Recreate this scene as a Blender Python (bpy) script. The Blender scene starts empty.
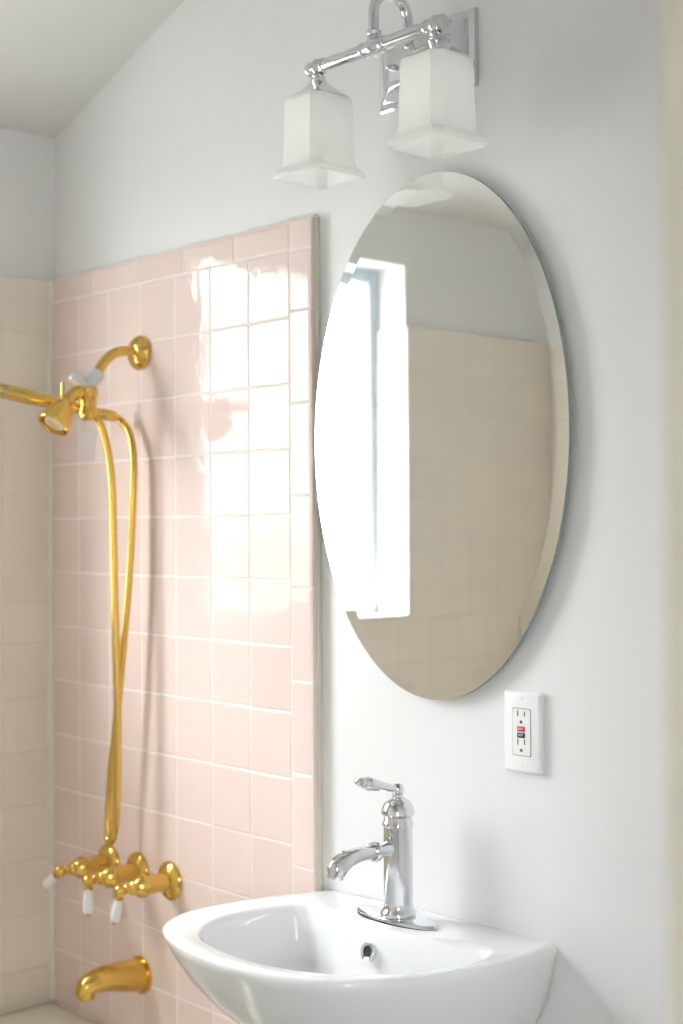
import bpy, bmesh, math, random
from mathutils import Vector, Matrix
random.seed(7)
C = bpy.context.scene.collection
PI = math.pi

# ------------------------------------------------------------------ materials
def lin(c):
    return tuple(((v/255)/12.92 if v/255 <= .04045 else ((v/255+.055)/1.055)**2.4) for v in c)

def mat(name, rgb, rough=.5, metal=0., coat=0., spec=.5, bump=None, vary=None, trans=0., ior=1.5, sss=0.):
    m = bpy.data.materials.new(name); m.use_nodes = True
    nt = m.node_tree; b = nt.nodes['Principled BSDF']
    c = lin(rgb)
    b.inputs['Base Color'].default_value = (*c, 1)
    b.inputs['Roughness'].default_value = rough
    b.inputs['Metallic'].default_value = metal
    b.inputs['Coat Weight'].default_value = coat
    b.inputs['Coat Roughness'].default_value = .03
    b.inputs['Specular IOR Level'].default_value = spec
    b.inputs['IOR'].default_value = ior
    b.inputs['Transmission Weight'].default_value = trans
    tc = nt.nodes.new('ShaderNodeTexCoord')
    if vary:                                   # (amount, mode) small colour differences
        amt, mode = vary
        mix = nt.nodes.new('ShaderNodeMix'); mix.data_type = 'RGBA'
        mix.inputs[6].default_value = (*[v*(1-amt) for v in c], 1)
        mix.inputs[7].default_value = (*[min(1, v*(1+amt)) for v in c], 1)
        if mode == 'island':
            g = nt.nodes.new('ShaderNodeNewGeometry')
            nt.links.new(g.outputs['Random Per Island'], mix.inputs[0])
        else:
            n = nt.nodes.new('ShaderNodeTexNoise'); n.inputs['Scale'].default_value = mode
            n.inputs['Detail'].default_value = 4
            nt.links.new(tc.outputs['Object'], n.inputs['Vector'])
            nt.links.new(n.outputs['Fac'], mix.inputs[0])
        nt.links.new(mix.outputs[2], b.inputs['Base Color'])
    if bump:                                   # list of (scale, strength, distance)
        prev = None
        for sc, st, dist in bump:
            n = nt.nodes.new('ShaderNodeTexNoise'); n.inputs['Scale'].default_value = sc
            n.inputs['Detail'].default_value = 2
            bp = nt.nodes.new('ShaderNodeBump'); bp.inputs['Strength'].default_value = st
            bp.inputs['Distance'].default_value = dist
            nt.links.new(tc.outputs['Object'], n.inputs['Vector'])
            nt.links.new(n.outputs['Fac'], bp.inputs['Height'])
            if prev: nt.links.new(prev.outputs['Normal'], bp.inputs['Normal'])
            prev = bp
        nt.links.new(prev.outputs['Normal'], b.inputs['Normal'])
        if coat: nt.links.new(prev.outputs['Normal'], b.inputs['Coat Normal'])
    return m

M = {}
M['paint'] = mat('white_paint', (231, 231, 232), .42, spec=.4, vary=(.012, 3), bump=[(55, .05, .004), (6, .08, .01)])
M['ceiling'] = mat('ceiling_paint', (222, 222, 220), .6, vary=(.012, 3))
M['trim'] = mat('door_paint', (206, 204, 194), .45)
M['hallpaint'] = mat('hall_paint', (230, 222, 208), .6)
M['pink'] = mat('pink_tile', (230, 210, 203), .06, coat=0., spec=.21, vary=(.025, 'island'), bump=[(26, .07, .01), (85, .035, .004)])
M['grout'] = mat('pale_grout', (240, 232, 226), .8)
M['mortar'] = mat('mortar_edge', (214, 209, 196), .7, bump=[(90, .2, .003)])
M['cream'] = mat('cream_tile', (235, 228, 217), .16, spec=.5, vary=(.02, 'island'), bump=[(25, .06, .004)])
M['creamgrout'] = mat('cream_grout', (235, 228, 217), .8)
M['caulk'] = mat('caulk', (230, 227, 216), .5, bump=[(60, .3, .004)])
M['brass'] = mat('polished_brass', (224, 186, 100), .19, 1.)
M['chrome'] = mat('chrome', (220, 222, 226), .06, 1.)
M['silverplastic'] = mat('silver_knob', (214, 216, 218), .28, .35)
M['porcelain'] = mat('white_porcelain', (235, 237, 238), .06, coat=.35, spec=.5)
M['tubenamel'] = mat('tub_enamel', (234, 231, 220), .12, coat=.3)
M['white_plastic'] = mat('white_plastic', (238, 239, 239), .28)
M['dark'] = mat('dark_slot', (84, 86, 92), .6)
M['red'] = mat('red_button', (222, 40, 66), .35)
M['navy'] = mat('dark_button', (38, 50, 74), .35)
M['black'] = mat('black_rubber', (14, 14, 16), .6)
M['mirror'] = mat('mirror_silver', (247, 248, 245), .0, 1.)
M['glassedge'] = mat('mirror_glass_edge', (150, 166, 160), .1, .2)
M['backing'] = mat('mirror_backing', (62, 62, 62), .7)
M['nozzle'] = mat('nozzle_insert', (214, 196, 158), .4)
M['bulb'] = mat('frosted_bulb', (244, 243, 238), .15, coat=.6)
M['bulb'].node_tree.nodes['Principled BSDF'].inputs['Emission Color'].default_value = (1, .97, .93, 1)
M['bulb'].node_tree.nodes['Principled BSDF'].inputs['Emission Strength'].default_value = .5  # faint glow added inside the unlit fixture to brighten its shades
M['white_vinyl'] = mat('window_vinyl', (196, 206, 214), .4)
M['ground'] = mat('outdoor_paving', (118, 120, 116), .9, vary=(.2, .6))
M['floor'] = mat('floor_tile', (140, 143, 146), .3, vary=(.05, 5))

def mat_shade():
    m = bpy.data.materials.new('opal_glass'); m.use_nodes = True
    nt = m.node_tree; N = nt.nodes; N.clear()
    out = N.new('ShaderNodeOutputMaterial')
    d = N.new('ShaderNodeBsdfDiffuse'); d.inputs['Color'].default_value = (.985, .99, .985, 1)
    t = N.new('ShaderNodeBsdfTranslucent'); t.inputs['Color'].default_value = (.985, .99, .985, 1)
    g = N.new('ShaderNodeBsdfGlossy'); g.inputs['Roughness'].default_value = .2
    mx = N.new('ShaderNodeMixShader'); mx.inputs[0].default_value = .48
    m2 = N.new('ShaderNodeMixShader'); m2.inputs[0].default_value = .05
    L = nt.links.new
    L(d.outputs[0], mx.inputs[1]); L(t.outputs[0], mx.inputs[2])
    L(mx.outputs[0], m2.inputs[1]); L(g.outputs[0], m2.inputs[2])
    L(m2.outputs[0], out.inputs['Surface'])
    return m
M['opal'] = mat_shade()

def mat_clear(name, tint, base_refl=.0, rough=.02, haze=0.):
    m = bpy.data.materials.new(name); m.use_nodes = True
    nt = m.node_tree; N = nt.nodes; N.clear(); L = nt.links.new
    out = N.new('ShaderNodeOutputMaterial')
    t = N.new('ShaderNodeBsdfTransparent'); t.inputs['Color'].default_value = (*tint, 1)
    g = N.new('ShaderNodeBsdfGlossy'); g.inputs['Roughness'].default_value = rough
    fr = N.new('ShaderNodeFresnel'); fr.inputs['IOR'].default_value = 1.45
    mx = N.new('ShaderNodeMixShader')
    ge = N.new('ShaderNodeNewGeometry'); iv = N.new('ShaderNodeMath'); iv.operation = 'SUBTRACT'; iv.inputs[0].default_value = 1
    ml = N.new('ShaderNodeMath'); ml.operation = 'MULTIPLY'
    L(ge.outputs['Backfacing'], iv.inputs[1]); L(fr.outputs[0], ml.inputs[0]); L(iv.outputs[0], ml.inputs[1])
    L(ml.outputs[0], mx.inputs[0]); L(t.outputs[0], mx.inputs[1]); L(g.outputs[0], mx.inputs[2])
    last = mx
    if haze:
        d = N.new('ShaderNodeBsdfDiffuse'); d.inputs['Color'].default_value = (.8, .82, .84, 1)
        m2 = N.new('ShaderNodeMixShader'); m2.inputs[0].default_value = haze
        L(mx.outputs[0], m2.inputs[1]); L(d.outputs[0], m2.inputs[2]); last = m2
    L(last.outputs[0], out.inputs['Surface'])
    return m
M['pane'] = mat_clear('window_glass', (.97, .985, .98))
M['clearplastic'] = mat_clear('clear_plastic', (.95, .96, .97), haze=.16, rough=.1)

# ------------------------------------------------------------------ mesh helpers
class MB:
    def __init__(s): s.bm = bmesh.new()
    def box(s, lo, hi, bev=0., seg=2):
        lo, hi = Vector(lo), Vector(hi)
        r = bmesh.ops.create_cube(s.bm, size=1)
        vs = r['verts']; c = (lo+hi)/2; d = hi-lo
        for v in vs: v.co = Vector((v.co.x*d.x, v.co.y*d.y, v.co.z*d.z)) + c
        if bev:
            es = list({e for v in vs for e in v.link_edges})
            bmesh.ops.bevel(s.bm, geom=es, offset=bev, segments=seg, profile=.5, affect='EDGES')
        return s
    def rings(s, rings, cap0=True, cap1=True, closed=True):
        """loft between loops of equal point count"""
        vv = [[s.bm.verts.new(p) for p in r] for r in rings]
        n = len(rings[0])
        for a, b in zip(vv, vv[1:]):
            for i in range(n if closed else n-1):
                j = (i+1) % n
                s.bm.faces.new((a[i], a[j], b[j], b[i]))
        if cap0: s.bm.faces.new(list(reversed(vv[0])))
        if cap1: s.bm.faces.new(vv[-1])
        return s
    def lathe(s, prof, o=(0, 0, 0), axis=(0, 0, 1), n=32, flute=None):
        """prof: (radius, height) along axis from o"""
        a = Vector(axis).normalized(); o = Vector(o)
        q = a.to_track_quat('Z', 'Y')
        rs = []
        for k, (r, h) in enumerate(prof):
            ring = []
            for i in range(n):
                t = 2*PI*i/n
                rr = max(r, 1e-5)
                if flute and flute[0] <= k <= flute[1]: rr *= 1+flute[3]*math.cos(flute[2]*t)
                ring.append(o + q @ Vector((rr*math.cos(t), rr*math.sin(t), h)))
            rs.append(ring)
        return s.rings(rs)
    def tube(s, pts, rad, n=16, sub=8, cap=True, flat=None):
        """smooth tube through pts; rad a number or a list per control point"""
        P = [Vector(p) for p in pts]
        R = rad if isinstance(rad, (list, tuple)) else [rad]*len(P)
        pp, rr = [], []
        for i in range(len(P)-1):
            p0 = P[i-1] if i else P[0]*2-P[1]
            p1, p2 = P[i], P[i+1]
            p3 = P[i+2] if i+2 < len(P) else P[-1]*2-P[-2]
            for k in range(sub):
                t = k/sub
                pp.append(.5*((2*p1)+(p2-p0)*t+(2*p0-5*p1+4*p2-p3)*t*t+(3*p1-p0-3*p2+p3)*t**3))
                rr.append(R[i]+(R[i+1]-R[i])*t)
        pp.append(P[-1]); rr.append(R[-1])
        T = []
        for i in range(len(pp)):
            T.append((pp[min(i+1, len(pp)-1)]-pp[max(i-1, 0)]).normalized())
        u = T[0].orthogonal().normalized()
        rs = []
        for i in range(len(pp)):
            u = (u-T[i]*u.dot(T[i])).normalized(); w = T[i].cross(u)
            rs.append([pp[i]+rr[i]*(math.cos(2*PI*k/n)*u+math.sin(2*PI*k/n)*w) for k in range(n)])
        return s.rings(rs, cap, cap)
    def sphere(s, c, r, seg=20, sc=(1, 1, 1)):
        m = Matrix.Translation(c) @ Matrix.Diagonal((*sc, 1))
        bmesh.ops.create_uvsphere(s.bm, u_segments=seg, v_segments=seg//2, radius=r, matrix=m)
        return s
    def prism(s, poly, d):
        """extrude a planar polygon (3D points) by vector d"""
        d = Vector(d); p = [Vector(q) for q in poly]
        return s.rings([p, [q+d for q in p]])
    def build(s, name, m, parent=None, ang=35, smooth=True):
        bmesh.ops.recalc_face_normals(s.bm, faces=s.bm.faces)
        me = bpy.data.meshes.new(name); s.bm.to_mesh(me); s.bm.free()
        for x in (m if isinstance(m, (list, tuple)) else [m]): me.materials.append(x)
        if smooth:
            me.polygons.foreach_set('use_smooth', [True]*len(me.polygons))
            me.set_sharp_from_angle(angle=math.radians(ang))
        o = bpy.data.objects.new(name, me); C.objects.link(o)
        if parent: o.parent = parent; o.matrix_parent_inverse = Matrix.Translation(-parent.location)
        return o

def thing(name, label, cat, loc, group=None):
    o = bpy.data.objects.new(name, None); C.objects.link(o)
    o.empty_display_size = .05; o.location = loc
    o['label'] = label; o['category'] = cat
    if group: o['group'] = group
    return o

def struct(o, label=None):
    o['kind'] = 'structure'
    if label: o['label'] = label
    return o

# ------------------------------------------------------------------ room numbers (metres)
XL, XR = -2.645, -.45            # painted faces of the left and right wall
XLT = -2.628                     # face of the cream tile on the left wall
YF = -1.615                      # painted face of the front wall
PT = -.021                       # face of the pink tile panel
TUBZ = .455
ceil_z = lambda x: 2.236 + .352*(x-XL)
WY0, WY1, WZ0, WZ1 = -1.055, -.405, 1.19, 2.09      # window opening
DJ, DZ = -.942, 2.03             # door opening: from the front wall to DJ

# ------------------------------------------------------------------ setting
def wall_prism(name, pts, d):
    return struct(MB().prism(pts, d).build(name, M['paint'], smooth=False))

wb = wall_prism('wall_back', [(XL-.16, 0, 0), (XR+.12, 0, 0), (XR+.12, 0, ceil_z(XR+.12)), (XL-.16, 0, ceil_z(XL-.16))], (0, .12, 0))
wb['label'] = 'white painted wall carrying the oval mirror'
wf = wall_prism('wall_front', [(XL-.16, YF, 0), (XR+.12, YF, 0), (XR+.12, YF, ceil_z(XR+.12)), (XL-.16, YF, ceil_z(XL-.16))], (0, -.12, 0))

def wall_with_hole(name, x0, x1, ya, yb, top, hy0, hy1, hz0, hz1, mt):
    b = MB()
    for lo, hi in (((ya, 0), (hy0, top)), ((hy1, 0), (yb, top)), ((hy0, 0), (hy1, hz0)), ((hy0, hz1), (hy1, top))):
        if hi[0]-lo[0] > 1e-4 and hi[1]-lo[1] > 1e-4:
            b.box((x0, lo[0], lo[1]), (x1, hi[0], hi[1]))
    return struct(b.build(name, mt, smooth=False))
wl = wall_with_hole('wall_left', XL-.2, XL, YF, 0, 2.24, WY0, WY1, WZ0, WZ1, M['paint'])
wr = wall_with_hole('wall_right', XR, XR+.12, YF, 0, 3.0, YF+.03, DJ+.012, -.01, DZ, M['paint'])

struct(MB().prism([(XL-.2, YF-.12, ceil_z(XL-.2)), (XR+.12, YF-.12, ceil_z(XR+.12)), (XR+.12, YF-.12, ceil_z(XR+.12)+.1), (XL-.2, YF-.12, ceil_z(XL-.2)+.1)], (0, .12-YF+.12, 0)).build('ceiling', M['ceiling'], smooth=False),
       'sloping white ceiling')
struct(MB().box((XL-.2, -2.7, -.1), (1.7, .12, 0)).build('floor', M['floor'], smooth=False))

# ---- tiles -------------------------------------------------------------
def tile(b, x0, x1, z0, z1, place, bev=.0022, tilt=.0035, round_right=0, round_top=0, g=.0011):
    """one tile: domed-edge slab; place(u, v, h) maps to 3D, h out of the wall"""
    x0 += g; x1 -= g; z0 += g; z1 -= g
    ta, tb = random.uniform(-tilt, tilt), random.uniform(-tilt, tilt)
    cx, cz = (x0+x1)/2, (z0+z1)/2
    T = .007
    rings = []
    for ins, h in ((0, 0), (0, T-bev), (bev*.3, T-bev*.3), (bev, T)):
        rr = (round_right, round_top)
        ir = ins*(rr[0]/bev if rr[0] else 1); it = ins*(rr[1]/bev if rr[1] else 1)
        hR = h if not rr[0] else (h if ins == bev else max(0, T-rr[0]*(1-ins/bev)**1))
        L, Rr, Bt, Tp = x0+ins, x1-ir, z0+ins, z1-it
        def hh(px, pz, on):
            return h + (ta*(px-cx)+tb*(pz-cz) if h > 0 else 0)
        rings.append([place(px, pz, hh(px, pz, 0)) for px, pz in ((L, Bt), (Rr, Bt), (Rr, Tp), (L, Tp))])
    b.rings(rings, cap0=False, cap1=True)

P = .110
C0, R0 = -1.8602, 1.8836                       # rightmost column line, lowest line of the top trim
pl = lambda u, v, h: (u, PT+.007-h, v)
body = MB().box((XLT-.004, PT+.0085, 0), (-1.8045, -.0005, 1.9345), .003)
body.build('mortar_bed', M['mortar'], wb)
gb = MB().box((XLT-.002, PT+.0007, .3), (-1.8065, PT+.0086, 1.9335), .001)
gb.build('grout', M['grout'], wb)
tb_ = MB()
zr = [R0+.003]+[R0-P*k for k in range(1, 15)]
for r in range(len(zr)-1):
    for c in range(7):
        x1 = C0-P*c; x0 = max(x1-P, XLT+.001)
        if x1-x0 < .02: continue
        tile(tb_, x0, x1, zr[r+1], zr[r], pl)
xs = [C0]
while xs[-1] > XLT+.01: xs.append(max(xs[-1]-.1512, XLT+.001))
for a, b_ in zip(xs, xs[1:]): tile(tb_, b_, a, R0+.003, 1.9345, pl, round_top=.006)
zs = [1.9345, 1.8836, 1.783]
while zs[-1] > .35: zs.append(zs[-1]-.1538)
for a, b_ in zip(zs, zs[1:]): tile(tb_, C0, -1.8045, b_, a, pl, round_right=.0075)
tb_.build('tile_panel', M['pink'], wb, ang=60, smooth=False)
# bead of filler along the top of the pink panel
bp = [(x, -.006+random.uniform(-.002, .002), 1.936+random.uniform(-.0015, .0015)) for x in [XLT+.82*k/40 for k in range(41)]]
MB().tube(bp, [.005+random.uniform(-.001, .0015) for _ in bp], n=8, sub=3).build('caulk_bead', M['caulk'], wb)
MB().tube([(XLT+.003, PT-.002, .46), (XLT+.003, PT-.002, 1.2), (XLT+.003, PT-.002, 1.93)], .007, n=8).build('corner_caulk', M['caulk'], wb)

# cream tile on the left wall, round the window and into its reveal
plL = lambda u, v, h: (XLT-.007+h, u, v)
lt = MB(); lg = MB()
lg.box((XL-.002, YF, .3), (XLT-.0025, PT, WZ0)); lg.box((XL-.002, WY1, WZ0), (XLT-.0025, PT, 1.93)); lg.box((XL-.002, YF, WZ0), (XLT-.0025, WY0, 1.93))
def left_tiles(y0, y1, z0, z1):
    zz = [z1]
    while zz[-1] > z0+.012: zz.append(max(zz[-1]-P, z0))
    yy = [y1]
    while yy[-1] > y0+.012: yy.append(max(yy[-1]-P, y0))
    for a, b_ in zip(zz, zz[1:]):
        for c, d in zip(yy, yy[1:]): tile(lt, d, c, b_, a, plL, tilt=.0006, bev=.0006, g=.0003)
left_tiles(YF, PT-.001, .46, WZ0); left_tiles(WY1+.0, PT-.001, WZ0, 1.932); left_tiles(YF, WY0, WZ0, 1.932)
lg.build('grout', M['creamgrout'], wl, smooth=False)
lt.build('tile_panel', M['cream'], wl, ang=60, smooth=False)
M['revealtile'] = mat('reveal_tile', (226, 224, 218), .12, spec=.5, bump=[(25, .06, .004)])
rv = MB()
for (a, b_) in ((WY0, 1), (WY1, -1)):
    z = WZ0
    while z < 1.925:
        z2 = min(z+P, 1.932)
        rv.box((XL-.112, min(a, a+.010*b_), z+.001), (XLT, max(a, a+.010*b_), z2-.001), .0015, 1); z = z2
y = WY0
while y < WY1-.005:
    y2 = min(y+P, WY1); rv.box((XL-.112, y+.001, WZ0), (XLT+.004, y2-.001, WZ0+.012), .002, 1); y = y2
rv.build('reveal_tile', M['revealtile'], wl, smooth=False)

# front wall tile at the foot of the tub
plF = lambda u, v, h: (u, YF+.010-.007+h, v)
ft = MB(); MB().box((XLT-.005, YF-.001, .3), (-1.83, YF+.006, 1.93)).build('grout', M['creamgrout'], wf, smooth=False)
xx = XLT
while xx < -1.84:
    x2 = min(xx+P, -1.83); z = 1.932
    while z > .46: tile(ft, xx, x2, max(z-P, .45), z, plF, tilt=.0006, bev=.0006, g=.0003); z -= P
    xx = x2
ft.build('tile_panel', M['cream'], wf, ang=60, smooth=False)

# window
win = bpy.data.objects.new('window_1', None); C.objects.link(win); win.location = (XL-.16, (WY0+WY1)/2, WZ0); struct(win, 'bright window deep in its tiled reveal, seen in the mirror')
f = MB(); x0, x1 = XL-.150, XL-.097
w_ = .034
f.box((x0, WY0, WZ0), (x1, WY0+w_, WZ1), .003); f.box((x0, WY1-w_, WZ0), (x1, WY1, WZ1), .003)
f.box((x0, WY0+w_, WZ0), (x1, WY1-w_, WZ0+w_), .003); f.box((x0, WY0+w_, WZ1-w_), (x1, WY1-w_, WZ1), .003)
f.build('window_frame', M['white_vinyl'], win)
MB().box((XL-.127, WY0+w_-.004, WZ0+w_-.004), (XL-.123, WY1-w_+.004, WZ1-w_+.004)).build('pane', M['pane'], win, smooth=False)

# door frame beside the camera
dj = MB()
dj.box((XR-.006, DJ, 0), (XR+.126, DJ+.02, DZ), .002)
dj.box((XR-.012, DJ+.03, 0), (XR, DJ+.095, DZ+.07), .003); dj.box((XR+.12, DJ+.006, 0), (XR+.14, DJ+.075, DZ+.07), .003)
dj.box((XR-.006, YF+.03, DZ-.02), (XR+.126, DJ+.02, DZ), .002)
struct(dj.build('trim_1', M['trim']), 'blurred door frame at the right edge of the picture')

# hall the picture is taken from: plain walls, plus an unseen opening added for fill light
struct(MB().box((XR+.12, .02, 0), (1.7, .12, 2.5)).build('wall_hall_back', M['hallpaint'], smooth=False))
struct(MB().box((XR+.12, -2.7, 2.5), (1.7, .12, 2.6)).build('ceiling_hall', M['hallpaint'], smooth=False))
struct(MB().box((XR, -2.7, 0), (XR+.12, YF-.12, 2.5)).build('wall_hall_left', M['hallpaint'], smooth=False))
hw = MB()
hw.box((XR+.12, -2.7, 0), (1.7, -2.6, 1.0)); hw.box((XR+.12, -2.7, 2.1), (1.7, -2.6, 2.5))
hw.box((XR+.12, -2.7, 1.0), (.65, -2.6, 2.1)); hw.box((1.45, -2.7, 1.0), (1.7, -2.6, 2.1))
struct(hw.build('wall_hall_front', M['hallpaint'], smooth=False))
struct(MB().box((1.7, -2.7, 0), (1.8, .12, 2.6)).build('wall_hall_right', M['hallpaint'], smooth=False))

# outdoors
struct(MB().box((-400, -400, -.7), (400, 400, -.6)).build('ground', M['ground'], smooth=False))

# ------------------------------------------------------------------ bathtub
tub = thing('bathtub', 'cream white enamel bathtub rim below the brass tub spout', 'bathtub', (-2.23, -.8, 0))
tx0, tx1, ty0, ty1 = XLT+.002, -1.835, YF+.014, PT-.001
def rrect(x0, x1, y0, y1, r, z, n=8):
    pts = []
    for cx, cy, a in ((x1-r, y1-r, 0), (x0+r, y1-r, 90), (x0+r, y0+r, 180), (x1-r, y0+r, 270)):
        for k in range(n+1):
            t = math.radians(a+90*k/n); pts.append((cx+r*math.cos(t), cy+r*math.sin(t), z))
    return pts
tr = [rrect(tx0, tx1, ty0, ty1, .012, 0), rrect(tx0, tx1, ty0, ty1, .012, TUBZ-.012), rrect(tx0+.003, tx1-.003, ty0+.003, ty1-.003, .014, TUBZ-.003), rrect(tx0+.01, tx1-.01, ty0+.01, ty1-.01, .016, TUBZ)]
for i, z in ((.055, TUBZ-.001), (.066, TUBZ-.006), (.074, TUBZ-.02), (.09, .25), (.13, .12), (.19, .09)):
    tr.append(rrect(tx0+i, tx1-i, ty0+i*1.3, ty1-i*1.3, .13, z))
MB().rings(tr).build('tub_body', M['tubenamel'], tub)
MB().lathe([(.0, 0), (.034, 0), (.034, .003), (.026, .005), (.0, .005)], (-2.3, -.27, .09)).build('drain', M['brass'], tub)

# ------------------------------------------------------------------ tub spout
sp = thing('tub_spout', 'tapered brass tub spout low on the pink tile wall', 'tub spout', (-2.307, PT, .578))
def oval(cx, y, cz, rx, rz, n=28):
    return [(cx+rx*math.cos(2*PI*k/n), y, cz+rz*math.sin(2*PI*k/n)) for k in range(n)]
X = -2.307
secs = [(PT, .5785, .030, .0305), (-.024, .5785, .031, .0315), (-.05, .582, .0295, .0295), (-.08, .5865, .027, .0262), (-.108, .589, .0245, .0228), (-.128, .587, .022, .0205), (-.145, .5825, .0185, .0175), (-.156, .577, .0135, .0135), (-.161, .573, .007, .008), (-.162, .572, .001, .001)]
MB().rings([oval(X, y, c, rx, rz) for y, c, rx, rz in secs]).build('spout_body', M['brass'], sp)
MB().lathe([(.0165, -.03), (.0165, 0), (.0155, .0015), (.0135, .0015), (.0130, -.012), (.0, -.012)], (X, -.1415, .561), (0, 0, -1)).build('spout_outlet', M['brass'], sp)
MB().lathe([(.036, 0), (.036, .002), (.033, .003), (.0, .003)], (X, PT, .5785), (0, -1, 0)).build('gasket', M['brass'], sp)

# ------------------------------------------------------------------ three valves
def valve(x, z, d, label):
    t = thing('shower_valve', label, 'faucet handle', (x, PT, z), 'brass valves with white levers on the tiled wall')
    a = (0, -1, 0); o = (x, PT, z)
    MB().lathe([(.0, 0), (.0355, 0), (.036, .003), (.0345, .006), (.029, .0105), (.022, .0135), (.018, .016), (.0, .016)], o, a).build('escutcheon', M['brass'], t)
    MB().lathe([(.0, .012), (.0185, .012), (.0172, .018), (.0168, .055), (.0182, .058), (.0182, .061), (.0, .061)], o, a).build('sleeve', M['brass'], t)
    MB().lathe([(.0, .058), (.0185, .059), (.0210, .061), (.0215, .065), (.0205, .069), (.0165, .075), (.0135, .079), (.0115, .081), (.0125, .084), (.0125, .087), (.0085, .090), (.0075, .096), (.0085, .099), (.0085, .101), (.006, .103), (.0, .103)],
               o, a, n=48, flute=(2, 5, 12, .02)).build('bonnet', M['brass'], t)
    k = Vector((x, PT-.111, z)); d = Vector(d).normalized()
    MB().sphere(k, .0112, 24).build('knuckle', M['brass'], t)
    lv = MB().lathe([(.0, .006), (.006, .008), (.0058, .0125), (.0082, .0135), (.0086, .0155), (.007, .017), (.0, .017)], k, d).build('lever', M['brass'], t)
    h = MB().lathe([(.0, .016), (.0068, .016), (.0078, .019), (.0098, .034), (.0114, .048), (.0112, .054), (.0085, .059), (.0045, .0605), (.0, .0605)], k, d)
    h.build('porcelain_grip', M['porcelain'], lv)['label'] = 'white porcelain lever grip'
    MB().lathe([(.0, .058), (.0045, .059), (.005, .062), (.0035, .0655), (.0, .0665)], k, d).build('grip_tip', M['brass'], lv)
valve(-2.412, .773, (-.82, 0, -.57), 'brass valve whose white lever is turned aside towards the corner, under the hose loop')
valve(-2.3125, .773, (-.03, 0, -1), 'middle brass valve of three, its white lever hanging straight down')
valve(-2.208, .7735, (-.30, 0, -.95), 'brass valve nearest the sink, its white lever hanging slightly askew')

# ------------------------------------------------------------------ shower arm, diverter and small head
sx = -2.309
sh = thing('shower_fixture', 'brass shower arm with diverter and small bell shower head on pink tile', 'shower', (sx, PT, 1.755))
MB().lathe([(.0, 0), (.0325, 0), (.033, .004), (.031, .009), (.025, .015), (.017, .019), (.0125, .020), (.0, .020)], (sx+.011, PT, 1.7545), (0, -1, 0)).build('wall_flange', M['brass'], sh)
MB().tube([(sx+.010, PT-.01, 1.755), (sx+.004, -.05, 1.757), (sx+.002, -.073, 1.7515), (sx, -.092, 1.737), (sx, -.107, 1.718), (sx, -.119, 1.7005)], .0098).build('shower_arm', M['brass'], sh)
ad = Vector((0, -.6, -.8)).normalized()
cn = MB()
cn.lathe([(.0, 0), (.0140, 0), (.0165, .004), (.0155, .014), (.0130, .026), (.0105, .035), (.0, .035)], (sx, -.111, 1.712), ad)
cn.build('connector_nut', M['silverplastic'], sh)['label'] = 'silver connecting nut'
kd = Vector((-.25, -.70, .75)).normalized()
MB().lathe([(.0, 0), (.010, 0), (.0095, .012), (.0108, .024), (.0135, .035), (.0118, .039), (.0, .039)], (sx, -.1335, 1.6805), kd).build('diverter_knob', M['silverplastic'], sh)['label'] = 'silver diverter knob'
dv = MB()
dv.lathe([(.0, 0), (.0155, 0), (.0185, .004), (.0185, .014), (.0165, .018), (.0150, .036), (.0175, .040), (.0190, .050), (.0160, .058), (.0095, .062), (.0, .062)], (sx, -.132, 1.684), (0, .02, -1))
dv.sphere((sx, -.153, 1.672), .0145, 20)
dv.tube([(sx, -.135, 1.674), (sx, -.155, 1.672), (sx+.006, -.180, 1.656)], [.011, .012, .0105], n=16)
dv.build('diverter_body', M['brass'], sh)
cl = MB().tube([(sx+.012, -.128, 1.665), (sx+.021, -.136, 1.652), (sx+.019, -.146, 1.634), (sx+.006, -.148, 1.628)], [.004, .0048, .0048, .004], n=10)
cl.build('holder_clip', M['brass'], sh)
hd = Vector((.12, -.57, -.80)).normalized(); ho = Vector((sx+.006, -.176, 1.660))
hp = [(.0, 0), (.0120, 0), (.0130, .006), (.0125, .010), (.0160, .014), (.0205, .022), (.0255, .040), (.0295, .056), (.0305, .062), (.0295, .064), (.0265, .064), (.0245, .054), (.0, .052)]
MB().lathe(hp, ho, hd, 40).build('bell', M['brass'], sh)
nz = MB().lathe([(.0, .052), (.0205, .052), (.0205, .058), (.019, .060), (.013, .060), (.012, .056), (.0, .057)], ho, hd)
q = hd.to_track_quat('Z', 'Y')
for k in range(10):
    t = 2*PI*k/10
    nz.sphere(ho+q @ Vector((.0165*math.cos(t), .0165*math.sin(t), .060)), .0018, 8)
nz.build('spray_face', M['nozzle'], sh)
up = Vector((0, .03, 1)).normalized(); pb = ho+hd*.016+Vector((.002, -.007, .005))
MB().lathe([(.0, -.006), (.006, -.006), (.006, .002), (.0034, .003), (.0034, .034), (.0028, .036), (.0, .036)], pb, up, 14).build('adjuster_pin', M['brass'], sh)

# ------------------------------------------------------------------ hand shower with its hose
hx = sx-.034
hs = thing('hand_shower', 'brass hand shower lying in the diverter cradle with its long looped hose', 'hand shower', (hx, -.15, 1.645))
A = Vector((hx+.006, -.080, 1.638)); B = Vector((-2.396, -.2475, 1.6735)); hdv = (B-A).normalized(); Ln = (B-A).length
MB().lathe([(.0, 0), (.0088, 0), (.0095, .004), (.0098, .05), (.0115, .09), (.0135, .15), (.0128, .2), (.0118, Ln), (.0, Ln)], A, hdv, 28).build('handle', M['brass'], hs)
MB().lathe([(.0, -.001), (.0125, 0), (.0135, .006), (.0135, .013), (.0115, .016), (.0, .016)], B, hdv).build('collar', M['clearplastic'], hs)['label'] = 'clear plastic collar'
hb = B+hdv*.012
hh = MB().tube([hb, hb+hdv*.03+Vector((0, 0, .001)), hb+hdv*.055+Vector((0, 0, -.006))], [.011, .012, .016])
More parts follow.
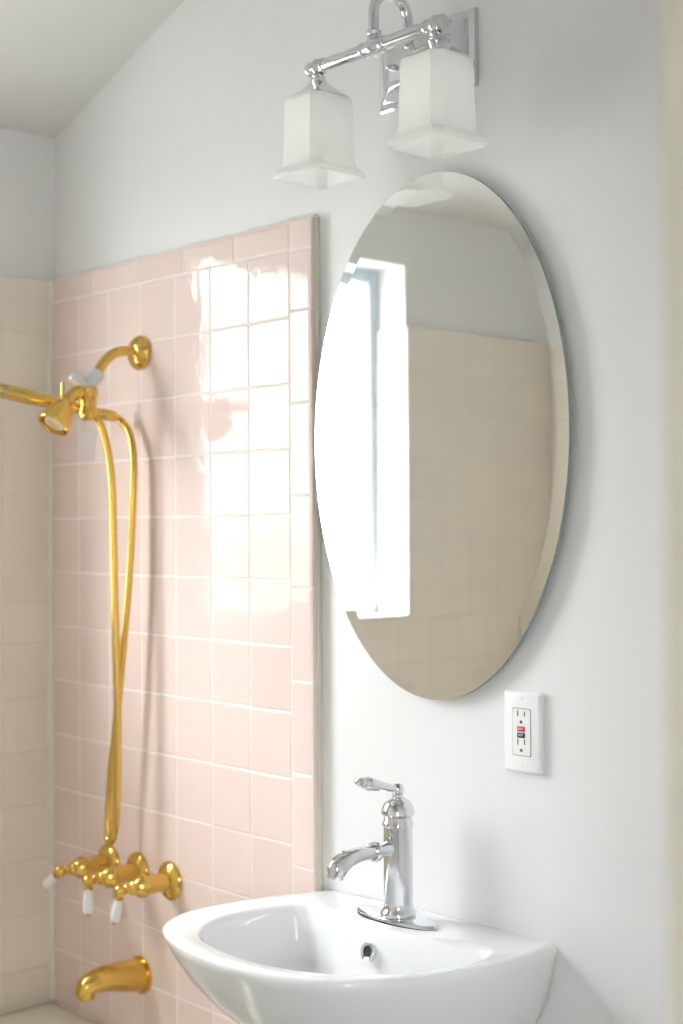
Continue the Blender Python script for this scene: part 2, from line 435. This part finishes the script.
hh.lathe([(.0, -.012), (.018, -.012), (.036, .006), (.038, .018), (.036, .020), (.0, .020)], hb+hdv*.07+Vector((0, 0, -.006)), Vector((.0, -.35, -.94)))
hh.build('spray_head', M['brass'], hs)
nut = MB().lathe([(.0, -.024), (.0088, -.024), (.0105, -.020), (.0110, -.003), (.0100, .004), (.0, .004)], A, hdv)
nut.build('hose_nut', M['brass'], hs)
e0 = A-hdv*.018
hose = [e0, (-2.331, -.046, 1.628), (-2.303, -.044, 1.600), (-2.286, -.047, 1.550), (-2.284, -.050, 1.48), (-2.288, -.054, 1.363), (-2.2985, -.060, 1.23), (-2.315, -.066, 1.08), (-2.3325, -.070, .955), (-2.337, -.072, .895), (-2.334, -.076, .853), (-2.323, -.080, .836), (-2.306, -.083, .846), (-2.294, -.084, .880), (-2.288, -.084, .96), (-2.287, -.084, 1.10), (-2.291, -.086, 1.25), (-2.294, -.087, 1.40), (-2.295, -.089, 1.50), (-2.300, -.093, 1.56), (-2.305, -.102, 1.603), (-2.310, -.113, 1.626), (-2.309, -.128, 1.632)]
MB().tube(hose, .0072, n=12, sub=12).build('hose', M['brass'], hs)

# clear tag hanging from the diverter
tg = thing('hanging_tag', 'small clear plastic tag hanging under the brass diverter', 'tag', (sx+.010, -.137, 1.603))
tq = MB(); tq.box((-.017, -.0006, -.052), (.017, .0006, 0), .0005, 1)
o = tq.build('tag_body', M['clearplastic'], tg); o.matrix_parent_inverse = Matrix.Identity(4); o.rotation_euler = (0, .12, .75)
MB().tube([(sx+.010, -.137, 1.599), (sx+.004, -.134, 1.612), (sx, -.132, 1.628)], .0008, n=6).build('tag_string', M['white_plastic'], tg)

# ------------------------------------------------------------------ wash basin
SZ = .838
TILT = .02                                      # the basin hangs slightly lower towards the tub
sink = thing('wall_basin', 'white porcelain wall hung basin under the oval mirror', 'sink', (-1.572, 0, SZ))
right = [(-1.312, 0), (-1.3096, -.081), (-1.3163, -.1537), (-1.3352, -.2288), (-1.369, -.2864), (-1.412, -.3345), (-1.4754, -.3657), (-1.563, -.3806)]
left = [(-1.6622, -.3747), (-1.7506, -.3498), (-1.804, -.323), (-1.8391, -.2743), (-1.8518, -.2174), (-1.841, -.1261), (-1.826, -.072), (-1.8095, -.026), (-1.795, -.004)]
ctl = right+left
def spline(ctl, n):
    P_ = [Vector((a, b, 0)) for a, b in ctl]; out = []
    for i in range(len(P_)-1):
        p0 = P_[i-1] if i else P_[0]*2-P_[1]; p1, p2 = P_[i], P_[i+1]; p3 = P_[i+2] if i+2 < len(P_) else P_[-1]*2-P_[-2]
        for k in range(24):
            t = k/24
            out.append(.5*((2*p1)+(p2-p0)*t+(2*p0-5*p1+4*p2-p3)*t*t+(3*p1-p0-3*p2+p3)*t**3))
    out.append(P_[-1])
    d = [0]
    for a, b in zip(out, out[1:]): d.append(d[-1]+(b-a).length)
    res = []; j = 0
    for k in range(n):
        s = d[-1]*k/(n-1)
        while j < len(d)-2 and d[j+1] < s: j += 1
        res.append(out[j].lerp(out[j+1], (s-d[j])/max(1e-9, d[j+1]-d[j])))
    return res
NF, NB = 110, 50
front = spline(ctl, NF)
back = [front[-1].lerp(front[0], k/(NB+1)) for k in range(1, NB+1)]
outer = front+back                              # closed loop, back edge on the wall
N = len(outer)
SC = Vector((-1.58, -.06, 0))
def ins_loop(d):                                # move the front curve inwards by d, leave the wall edge
    res = []
    for i, p in enumerate(outer):
        if i >= NF: res.append(Vector((p.x, min(p.y, -.0005), 0))); continue
        a = outer[max(i-1, 0)]; b = outer[min(i+1, NF-1)]
        t = (b-a).normalized(); nrm = Vector((-t.y, t.x, 0))
        if nrm.dot(SC-p) < 0: nrm = -nrm
        q_ = p+nrm*d; q_.y = min(q_.y, -.0005); res.append(q_)
    return res
def crown(p): return .0035*max(0, 1-((p.x+1.56)/.24)**2)*max(0., min(1., (p.y+.15)/.04))   # the deck rises a little under the faucet
def zl(loop, z): return [(p.x, p.y, z+TILT*(p.x+1.312)+crown(p)) for p in loop]
# opening of the bowl: rounded D, its straight side is the deck edge in front of the faucet
op_front = [(-1.366, -.085), (-1.347, -.100), (-1.342, -.135), (-1.351, -.195), (-1.376, -.252), (-1.420, -.300), (-1.480, -.333), (-1.562, -.3475), (-1.650, -.342), (-1.715, -.319), (-1.764, -.270), (-1.783, -.212), (-1.778, -.150), (-1.763, -.105), (-1.744, -.090)]
op_back = [(-1.744, -.090), (-1.725, -.087), (-1.660, -.096), (-1.605, -.113), (-1.560, -.118), (-1.505, -.112), (-1.440, -.096), (-1.385, -.084), (-1.366, -.085)]
opening = spline(op_front, NF)+spline(op_back, NB+2)[1:-1]
cen = Vector((-1.578, -.205, 0))
def shrink(loop, s, c=cen): return [c+(p-c)*s for p in loop]
under = []
c2 = Vector((-1.575, 0, 0))
for s1, s2, dz in ((.20, .16, .215), (.42, .36, .205), (.60, .52, .185), (.735, .66, .155), (.85, .79, .12), (.922, .887, .08), (.967, .947, .045), (.992, .985, .02), (.999, .998, .009)):
    under.append([(c2.x+(p.x-c2.x)*s1, min(p.y*s2, -.0005), SZ-dz+TILT*(p.x+1.312)) for p in outer])
over = [zl(ins_loop(.0015), SZ-.003), zl(ins_loop(.005), SZ-.0005), zl(ins_loop(.011), SZ)]
op = opening
over += [zl([a.lerp(b, .9) for a, b in zip(ins_loop(.011), op)], SZ-.0005), zl(op, SZ-.003), zl(shrink(op, .975), SZ-.009), zl(shrink(op, .952), SZ-.022), zl(shrink(op, .92), SZ-.05), zl(shrink(op, .86), SZ-.085), zl(shrink(op, .74), SZ-.115), zl(shrink(op, .5), SZ-.135), zl(shrink(op, .12), SZ-.142)]
MB().rings(under+over).build('basin_body', M['porcelain'], sink, ang=70)
# overflow ring on the rear slope and drain at the bottom
on_ = Vector((0, -.94, .30)).normalized()
oc = Vector((-1.5605, -.1285, .8015))
ov = MB().lathe([(.0085, -.004), (.0085, .002), (.0125, .0035), (.0135, .002), (.0135, -.004)], oc, on_, 28)
ov.build('overflow_ring', M['chrome'], sink)
MB().lathe([(.0, -.0042), (.0087, -.0042), (.0087, .0006), (.0, .0006)], oc, on_, 24).build('overflow_hole', M['black'], sink)
MB().lathe([(.0, 0), (.022, 0), (.022, .003), (.016, .005), (.0, .004)], (cen.x, cen.y, SZ-.143)).build('drain', M['chrome'], sink)
MB().tube([(-1.3125, -.002, SZ-.012), (-1.317, -.002, SZ-.05), (-1.327, -.002, SZ-.08), (-1.340, -.002, SZ-.105), (-1.361, -.002, SZ-.128)], .0014, n=8).build('caulk_bead', M['caulk'], sink)

# ------------------------------------------------------------------ basin faucet
FX, FY, FZ = -1.56, -.067, .8368
fc = thing('basin_faucet', 'chrome single lever faucet standing on the white basin', 'faucet', (FX, FY, FZ))
def lens(hx_, hy_, z, n=48):
    return [(FX-.002+hx_*math.cos(2*PI*k/n), FY-.002+hy_*math.sin(2*PI*k/n)*(abs(math.sin(2*PI*k/n))**.15), z) for k in range(n)]
MB().rings([lens(.0825, .0268, FZ-.002), lens(.083, .0272, FZ+.0015)]).build('gasket', M['black'], fc)
MB().rings([lens(.084, .0266, FZ+.0012), lens(.082, .0266, FZ+.0046), lens(.0805, .0255, FZ+.0062), lens(.076, .022, FZ+.0072)]).build('base_plate', M['chrome'], fc)
zb = FZ+.0075
MB().lathe([(.0, 0), (.0265, 0), (.0275, .003), (.0268, .006), (.0235, .0095), (.0222, .013), (.0218, .020), (.0218, .130), (.0222, .132), (.0238, .1335), (.0238, .1365), (.0222, .139), (.0212, .1455), (.0205, .147), (.0, .147)], (FX, FY, zb), n=48).build('faucet_body', M['chrome'], fc)
MB().lathe([(.0, .146), (.0188, .146), (.0188, .150), (.0, .150)], (FX, FY, zb), n=40).build('seal', M['black'], fc)
MB().lathe([(.0, .1485), (.0235, .1485), (.0252, .151), (.0250, .155), (.0236, .159), (.0214, .165), (.0172, .170), (.0108, .1735), (.0080, .175), (.0080, .180), (.0, .180)], (FX, FY, zb), n=48).build('bonnet', M['chrome'], fc)
kz = zb+.1862
lv = MB().sphere((FX, FY, kz), .0096, 24)
ld = Vector((-.05, -1, .26)).normalized()
lv.lathe([(.0, .004), (.0056, .006), (.0055, .012), (.0062, .022), (.0080, .038), (.0097, .050), (.0106, .057), (.0103, .062), (.0082, .067), (.0070, .0685), (.0077, .070), (.0073, .0735), (.0046, .0755), (.0046, .077), (.0053, .079), (.0042, .0825), (.0, .084)], (FX, FY, kz), ld, 24)
lv.build('lever_handle', M['chrome'], fc)
so = MB()
sz_ = .945
so.tube([(FX, FY-.018, sz_), (FX, FY-.035, sz_), (FX, FY-.046, sz_)], [.0115, .0108, .0108], n=24)
so.tube([(FX, FY-.045, sz_), (FX-.001, FY-.070, sz_+.0005), (FX-.002, FY-.088, sz_-.001), (FX-.003, FY-.105, sz_-.005), (FX-.0035, FY-.117, sz_-.013), (FX-.004, FY-.121, sz_-.0215)], [.0106, .0110, .0122, .0142, .0152, .0138], n=28)
so.build('spout', M['chrome'], fc)
MB().lathe([(.0, 0), (.0125, 0), (.0148, .002), (.0148, .006), (.0128, .009), (.0, .009)], (FX, FY-.043, sz_), (0, -1, 0), 32).build('spout_collar', M['chrome'], fc)
MB().lathe([(.0, 0), (.0118, 0), (.0118, .008), (.0108, .0095), (.0095, .0095), (.0092, .004), (.0, .004)], (FX-.004, FY-.1205, sz_-.0195), (0, -.2, -1), 28).build('aerator', M['chrome'], fc)
MB().lathe([(.0, 0), (.0026, 0), (.0026, .004), (.0018, .0055), (.0, .0055)], (FX-.003, FY-.106, sz_+.0075), (0, -.3, 1), 12).build('spout_screw', M['chrome'], fc)

# ------------------------------------------------------------------ mirror
MX, MZ, MA, MBZ = -1.5362, 1.5585, .2655, .3965
mi = thing('oval_mirror', 'frameless oval mirror with a narrow cut rim on the white wall', 'mirror', (MX, 0, MZ))
def ell(a, b, y, n=128): return [(MX+a*math.cos(2*PI*k/n), y, MZ+b*math.sin(2*PI*k/n)) for k in range(n)]
g_ = MB()
g_.rings([ell(MA, MBZ, -.0166), ell(MA-.022, MBZ-.022, -.0172)], cap0=False, cap1=False)
g_.build('bevel', M['mirror'], mi, ang=1)
MB().rings([ell(MA-.022, MBZ-.022, -.0160), ell(MA-.022, MBZ-.022, -.0172)], cap0=True).build('mirror_glass', M['mirror'], mi, ang=10)
MB().rings([ell(MA-.002, MBZ-.002, -.0105), ell(MA, MBZ, -.0115), ell(MA, MBZ, -.0167)], cap0=True, cap1=False).build('glass_edge', M['glassedge'], mi)
MB().rings([ell(MA-.02, MBZ-.02, -.0005), ell(MA-.02, MBZ-.02, -.0107)]).build('backing_board', M['backing'], mi)

# ------------------------------------------------------------------ outlet
ox, oz, oy = -1.3665, 1.1295, -.0005
ou = thing('wall_outlet', 'white wall outlet with red and dark buttons beside the mirror', 'outlet', (ox, 0, oz))
W2, H2 = .0345, .0575
def rect(dx, dz, y): return rrect_xz(ox-dx, ox+dx, oz-dz, oz+dz, .003, y)
def rrect_xz(x0, x1, z0, z1, r, y):
    return [(p[0], y, p[1]) for p in [(a, b) for a, b, _ in rrect(x0, x1, z0, z1, r, 0, 4)]]
MB().rings([rect(W2, H2, oy), rect(W2, H2, -.0062), rect(W2-.0012, H2-.0012, -.0078), rect(W2-.0042, H2-.0042, -.0092)]).build('cover_plate', M['white_plastic'], ou)
MB().rings([rect(.0174, .0337, -.0088), rect(.0174, .0337, -.0094)]).build('receptacle_gap', M['dark'], ou)
rc = MB().rings([rect(.0166, .0329, -.0086), rect(.0166, .0329, -.0099), rect(.0163, .0326, -.0102)]).build('receptacle', M['white_plastic'], ou)
for zc in (.0232, -.0170):
    for dx, hgt in ((-.0062, .0042), (.0062, .0036)):
        MB().box((ox+dx-.0010, -.0104, oz+zc+.003-hgt), (ox+dx+.0010, -.0096, oz+zc+.003+hgt)).build('slot', M['dark'], rc, smooth=False)
    MB().lathe([(.0, 0), (.0024, 0), (.0024, .001), (.0, .001)], (ox, -.0095, oz+zc-.0088), (0, -1, 0), 14).build('ground_hole', M['dark'], rc)
def button(nm, z, m, txt, lab):
    b = MB().box((ox-.0068, -.0116, oz+z-.0036), (ox+.0068, -.0096, oz+z+.0036), .0006, 2).build(nm, m, rc); b['label'] = lab
    cu = bpy.data.curves.new(nm+'_text', 'FONT'); cu.body = txt; cu.size = .0042; cu.align_x = 'CENTER'; cu.align_y = 'CENTER'; cu.extrude = .0001
    t = bpy.data.objects.new('lettering', cu); C.objects.link(t); cu.materials.append(M['white_plastic'])
    # letters become a mesh so that they move with the button
    dg = bpy.context.evaluated_depsgraph_get(); me = bpy.data.meshes.new_from_object(t.evaluated_get(dg))
    bpy.data.objects.remove(t); t = bpy.data.objects.new('lettering', me); C.objects.link(t)
    t.data.transform(Matrix.Translation((ox, -.01165, oz+z)) @ Matrix.Rotation(PI/2, 4, 'X'))
    return b, t
b1, t1 = button('reset_button', .0046, M['red'], 'RESET', 'red button')
b2, t2 = button('test_button', -.0044, M['navy'], 'TEST', 'dark blue button')
for b, t in ((b1, t1), (b2, t2)):
    # the receptacle is already a part, so the letters join the button mesh as its print
    bm = bmesh.new(); bm.from_mesh(b.data); k = len(bm.faces); bm.from_mesh(t.data); bm.faces.ensure_lookup_table()
    for fce in bm.faces[k:]: fce.material_index = 1
    bm.to_mesh(b.data); bm.free(); b.data.materials.append(M['white_plastic']); bpy.data.objects.remove(t)
for dz in (.0485, -.0485):
    s_ = MB().lathe([(.0, 0), (.0030, 0), (.0028, .0008), (.0, .0011)], (ox, -.0092, oz+dz), (0, -1, 0), 16)
    s_.box((ox-.0022, -.01045, oz+dz-.0003), (ox+.0022, -.0098, oz+dz+.0003)); s_.build('plate_screw', M['white_plastic'], ou)

# ------------------------------------------------------------------ two lamp wall light
LX, LY, LZ = -1.5525, -.114, 2.129
wlgt = thing('wall_light', 'chrome two shade wall light above the oval mirror', 'wall light', (LX, 0, LZ))
bx0, bx1, bz0, bz1 = -1.6535, -1.4475, 2.071, 2.186
def br(i, y): return [(bx0+i, y, bz0+i), (bx1-i, y, bz0+i), (bx1-i, y, bz1-i), (bx0+i, y, bz1-i)]
MB().rings([br(0, -.0005), br(0, -.006), br(.003, -.008), br(.012, -.0100), br(.014, -.0115), br(.040, -.0200), br(.043, -.0205)]).build('backplate', M['chrome'], wlgt, ang=20)
for s in (-1, 1):
    MB().lathe([(.0, 0), (.0055, 0), (.0055, .003), (.0040, .004), (.0050, .007), (.0040, .010), (.0, .0115)], (LX+s*.058, -.0205, LZ+.004), (0, -1, 0), 18).build('cap_nut', M['chrome'], wlgt)
ra = .0355; yc = LY+ra; za = 2.180
arc = [(LX, yc-ra*math.cos(t*PI/8), za+ra*math.sin(t*PI/8)) for t in range(9)]
MB().tube([(LX, LY, LZ), (LX, LY, LZ+.035)]+arc+[(LX, yc+ra, 2.160), (LX, yc+ra+.003, 2.145), (LX, yc+ra+.016, 2.132), (LX, -.016, 2.130)], .0080, n=20, sub=6).build('arm', M['chrome'], wlgt)
MB().lathe([(.0, 0), (.020, 0), (.020, .003), (.014, .007), (.010, .012), (.0, .012)], (LX, -.021, 2.130), (0, -1, 0)).build('arm_collar', M['chrome'], wlgt)
hl = .1265
bar = MB()
bar.lathe([(.0, -hl), (.0098, -hl), (.0098, hl), (.0, hl)], (LX, LY, LZ), (1, 0, 0), 24)
for x in (-.021, .021):
    bar.lathe([(.0, -.005), (.0105, -.005), (.0122, -.002), (.0122, .002), (.0105, .005), (.0, .005)], (LX+x, LY, LZ), (1, 0, 0), 24)
bar.lathe([(.0, -.018), (.0100, -.018), (.0125, -.010), (.0135, 0), (.0125, .010), (.0100, .018), (.0, .018)], (LX, LY, LZ), (1, 0, 0), 24)
bar.lathe([(.0, .004), (.0112, .008), (.0118, .013), (.0095, .017), (.0112, .020), (.0112, .023), (.0085, .026), (.0, .026)], (LX, LY, LZ), (0, 0, 1), 24)
bar.build('bar', M['chrome'], wlgt)
def octa(x, a, c, z):
    p = [(a-c, -a), (a, -a+c), (a, a-c), (a-c, a), (-a+c, a), (-a, a-c), (-a, -a+c), (-a+c, -a)]
    return [(x+u, LY+v, z) for u, v in p]
for s in (-1, 1):
    x = LX+s*hl+.002
    k = MB()
    k.lathe([(.0, -.025), (.006, -.0245), (.0105, -.021), (.0120, -.016), (.0105, -.0115), (.0085, -.010), (.012, -.006), (.0138, 0), (.012, .006), (.0095, .009), (.0118, .011), (.0118, .0145), (.008, .017), (.0, .017)], (x, LY, LZ), (s, 0, 0) if s > 0 else (1, 0, 0), 28)
    k.lathe([(.0, -.010), (.009, -.012), (.0105, -.015), (.0085, -.018), (.0105, -.021), (.009, -.024), (.0, -.024)], (x, LY, LZ), (0, 0, 1), 28)
    kn = k.build('knuckle', M['chrome'], wlgt)
    zt = LZ-.0175
    MB().rings([octa(x, .009, .002, zt), octa(x, .0100, .002, zt-.006), octa(x, .0165, .002, zt-.014), octa(x, .0300, .0025, zt-.0255), octa(x, .0340, .0025, zt-.0290), octa(x, .0340, .0025, zt-.0345), octa(x, .0320, .0025, zt-.0345)]).build('shade_holder', M['chrome'], wlgt, ang=20)
    zs_ = zt-.0305
    outp = [(.0330, .008, 0), (.0400, .0125, -.0015), (.0428, .0135, -.006), (.0436, .014, -.018), (.0446, .0145, -.058), (.0460, .015, -.100), (.0474, .0145, -.108), (.0510, .012, -.1135), (.0545, .010, -.1165), (.0552, .010, -.1195), (.0552, .010, -.1225)]
    inp = [(.0535, .010, -.1245), (.0500, .0115, -.1205), (.0445, .014, -.106), (.0432, .0145, -.098), (.0417, .014, -.058), (.0405, .0135, -.018), (.039, .0125, -.008), (.0330, .008, -.0045)]
    MB().rings([octa(x, a, c, zs_+h) for a, c, h in outp+inp]).build('shade', M['opal'], wlgt, ang=20)
    bu = MB().lathe([(.0, 0), (.013, 0), (.013, -.026), (.014, -.030), (.022, -.045), (.0265, -.060), (.0245, -.075), (.016, -.086), (.0, -.0905)][::-1], (x, LY, zs_-.006))
    bu.build('bulb', M['bulb'], wlgt)

# ------------------------------------------------------------------ daylight
SKY = 20.0
w = bpy.data.worlds.new('overcast_sky'); bpy.context.scene.world = w; w.use_nodes = True
nt = w.node_tree; bg = nt.nodes['Background']; bg.inputs[0].default_value = (.982, .985, 1.0, 1)
tc = nt.nodes.new('ShaderNodeTexCoord'); sp_ = nt.nodes.new('ShaderNodeSeparateXYZ'); nt.links.new(tc.outputs['Generated'], sp_.inputs[0])
mr = nt.nodes.new('ShaderNodeMapRange'); mr.inputs['From Min'].default_value = 0; mr.inputs['From Max'].default_value = 1
mr.inputs['To Min'].default_value = SKY/3; mr.inputs['To Max'].default_value = SKY; mr.clamp = True
nt.links.new(sp_.outputs['Z'], mr.inputs['Value']); nt.links.new(mr.outputs[0], bg.inputs[1])
def portal(loc, rot, sx_, sy_):
    l = bpy.data.lights.new('daylight_opening', 'AREA'); l.shape = 'RECTANGLE'; l.size = sx_; l.size_y = sy_
    l.cycles.is_portal = True
    o = bpy.data.objects.new('daylight_opening', l); C.objects.link(o); o.location = loc; o.rotation_euler = rot
portal((1.05, -2.705, 1.55), (PI/2, 0, PI), .8, 1.1)  # sits over the hall opening added for fill
portal((XL-.205, (WY0+WY1)/2, (WZ0+WZ1)/2), (0, -PI/2, 0), WZ1-WZ0, WY1-WY0)

# ------------------------------------------------------------------ camera
cam = bpy.data.cameras.new('camera'); co = bpy.data.objects.new('camera', cam); C.objects.link(co)
Rv, Uv, Fv = Vector((0.66902716, 0.74321735, -0.00553455)), Vector((0.01210488, -0.00345038, 0.99992078)), Vector((-0.74313937, 0.66904116, 0.01130495))
mt = Matrix.Identity(4)
for i in range(3):
    mt[i][0], mt[i][1], mt[i][2] = Rv[i], Uv[i], -Fv[i]
mt.translation = (0, -1.5812, 1.42)
co.matrix_world = mt
cam.sensor_fit = 'VERTICAL'; cam.sensor_height = 36; cam.sensor_width = 24
cam.lens = 1454.07/1024*36
cam.clip_start = .02
cam.dof.use_dof = True; cam.dof.focus_distance = 2.12; cam.dof.aperture_fstop = 2.8; cam.dof.aperture_blades = 9
sc = bpy.context.scene
sc.camera = co
sc.view_settings.view_transform = 'Standard'; sc.view_settings.look = 'None'
sc.view_settings.gamma = 1; sc.view_settings.exposure = 1.03; sc.view_settings.use_curve_mapping = False
sc.cycles.use_denoising = True
sc.cycles.max_bounces = 14; sc.cycles.diffuse_bounces = 8; sc.cycles.glossy_bounces = 6
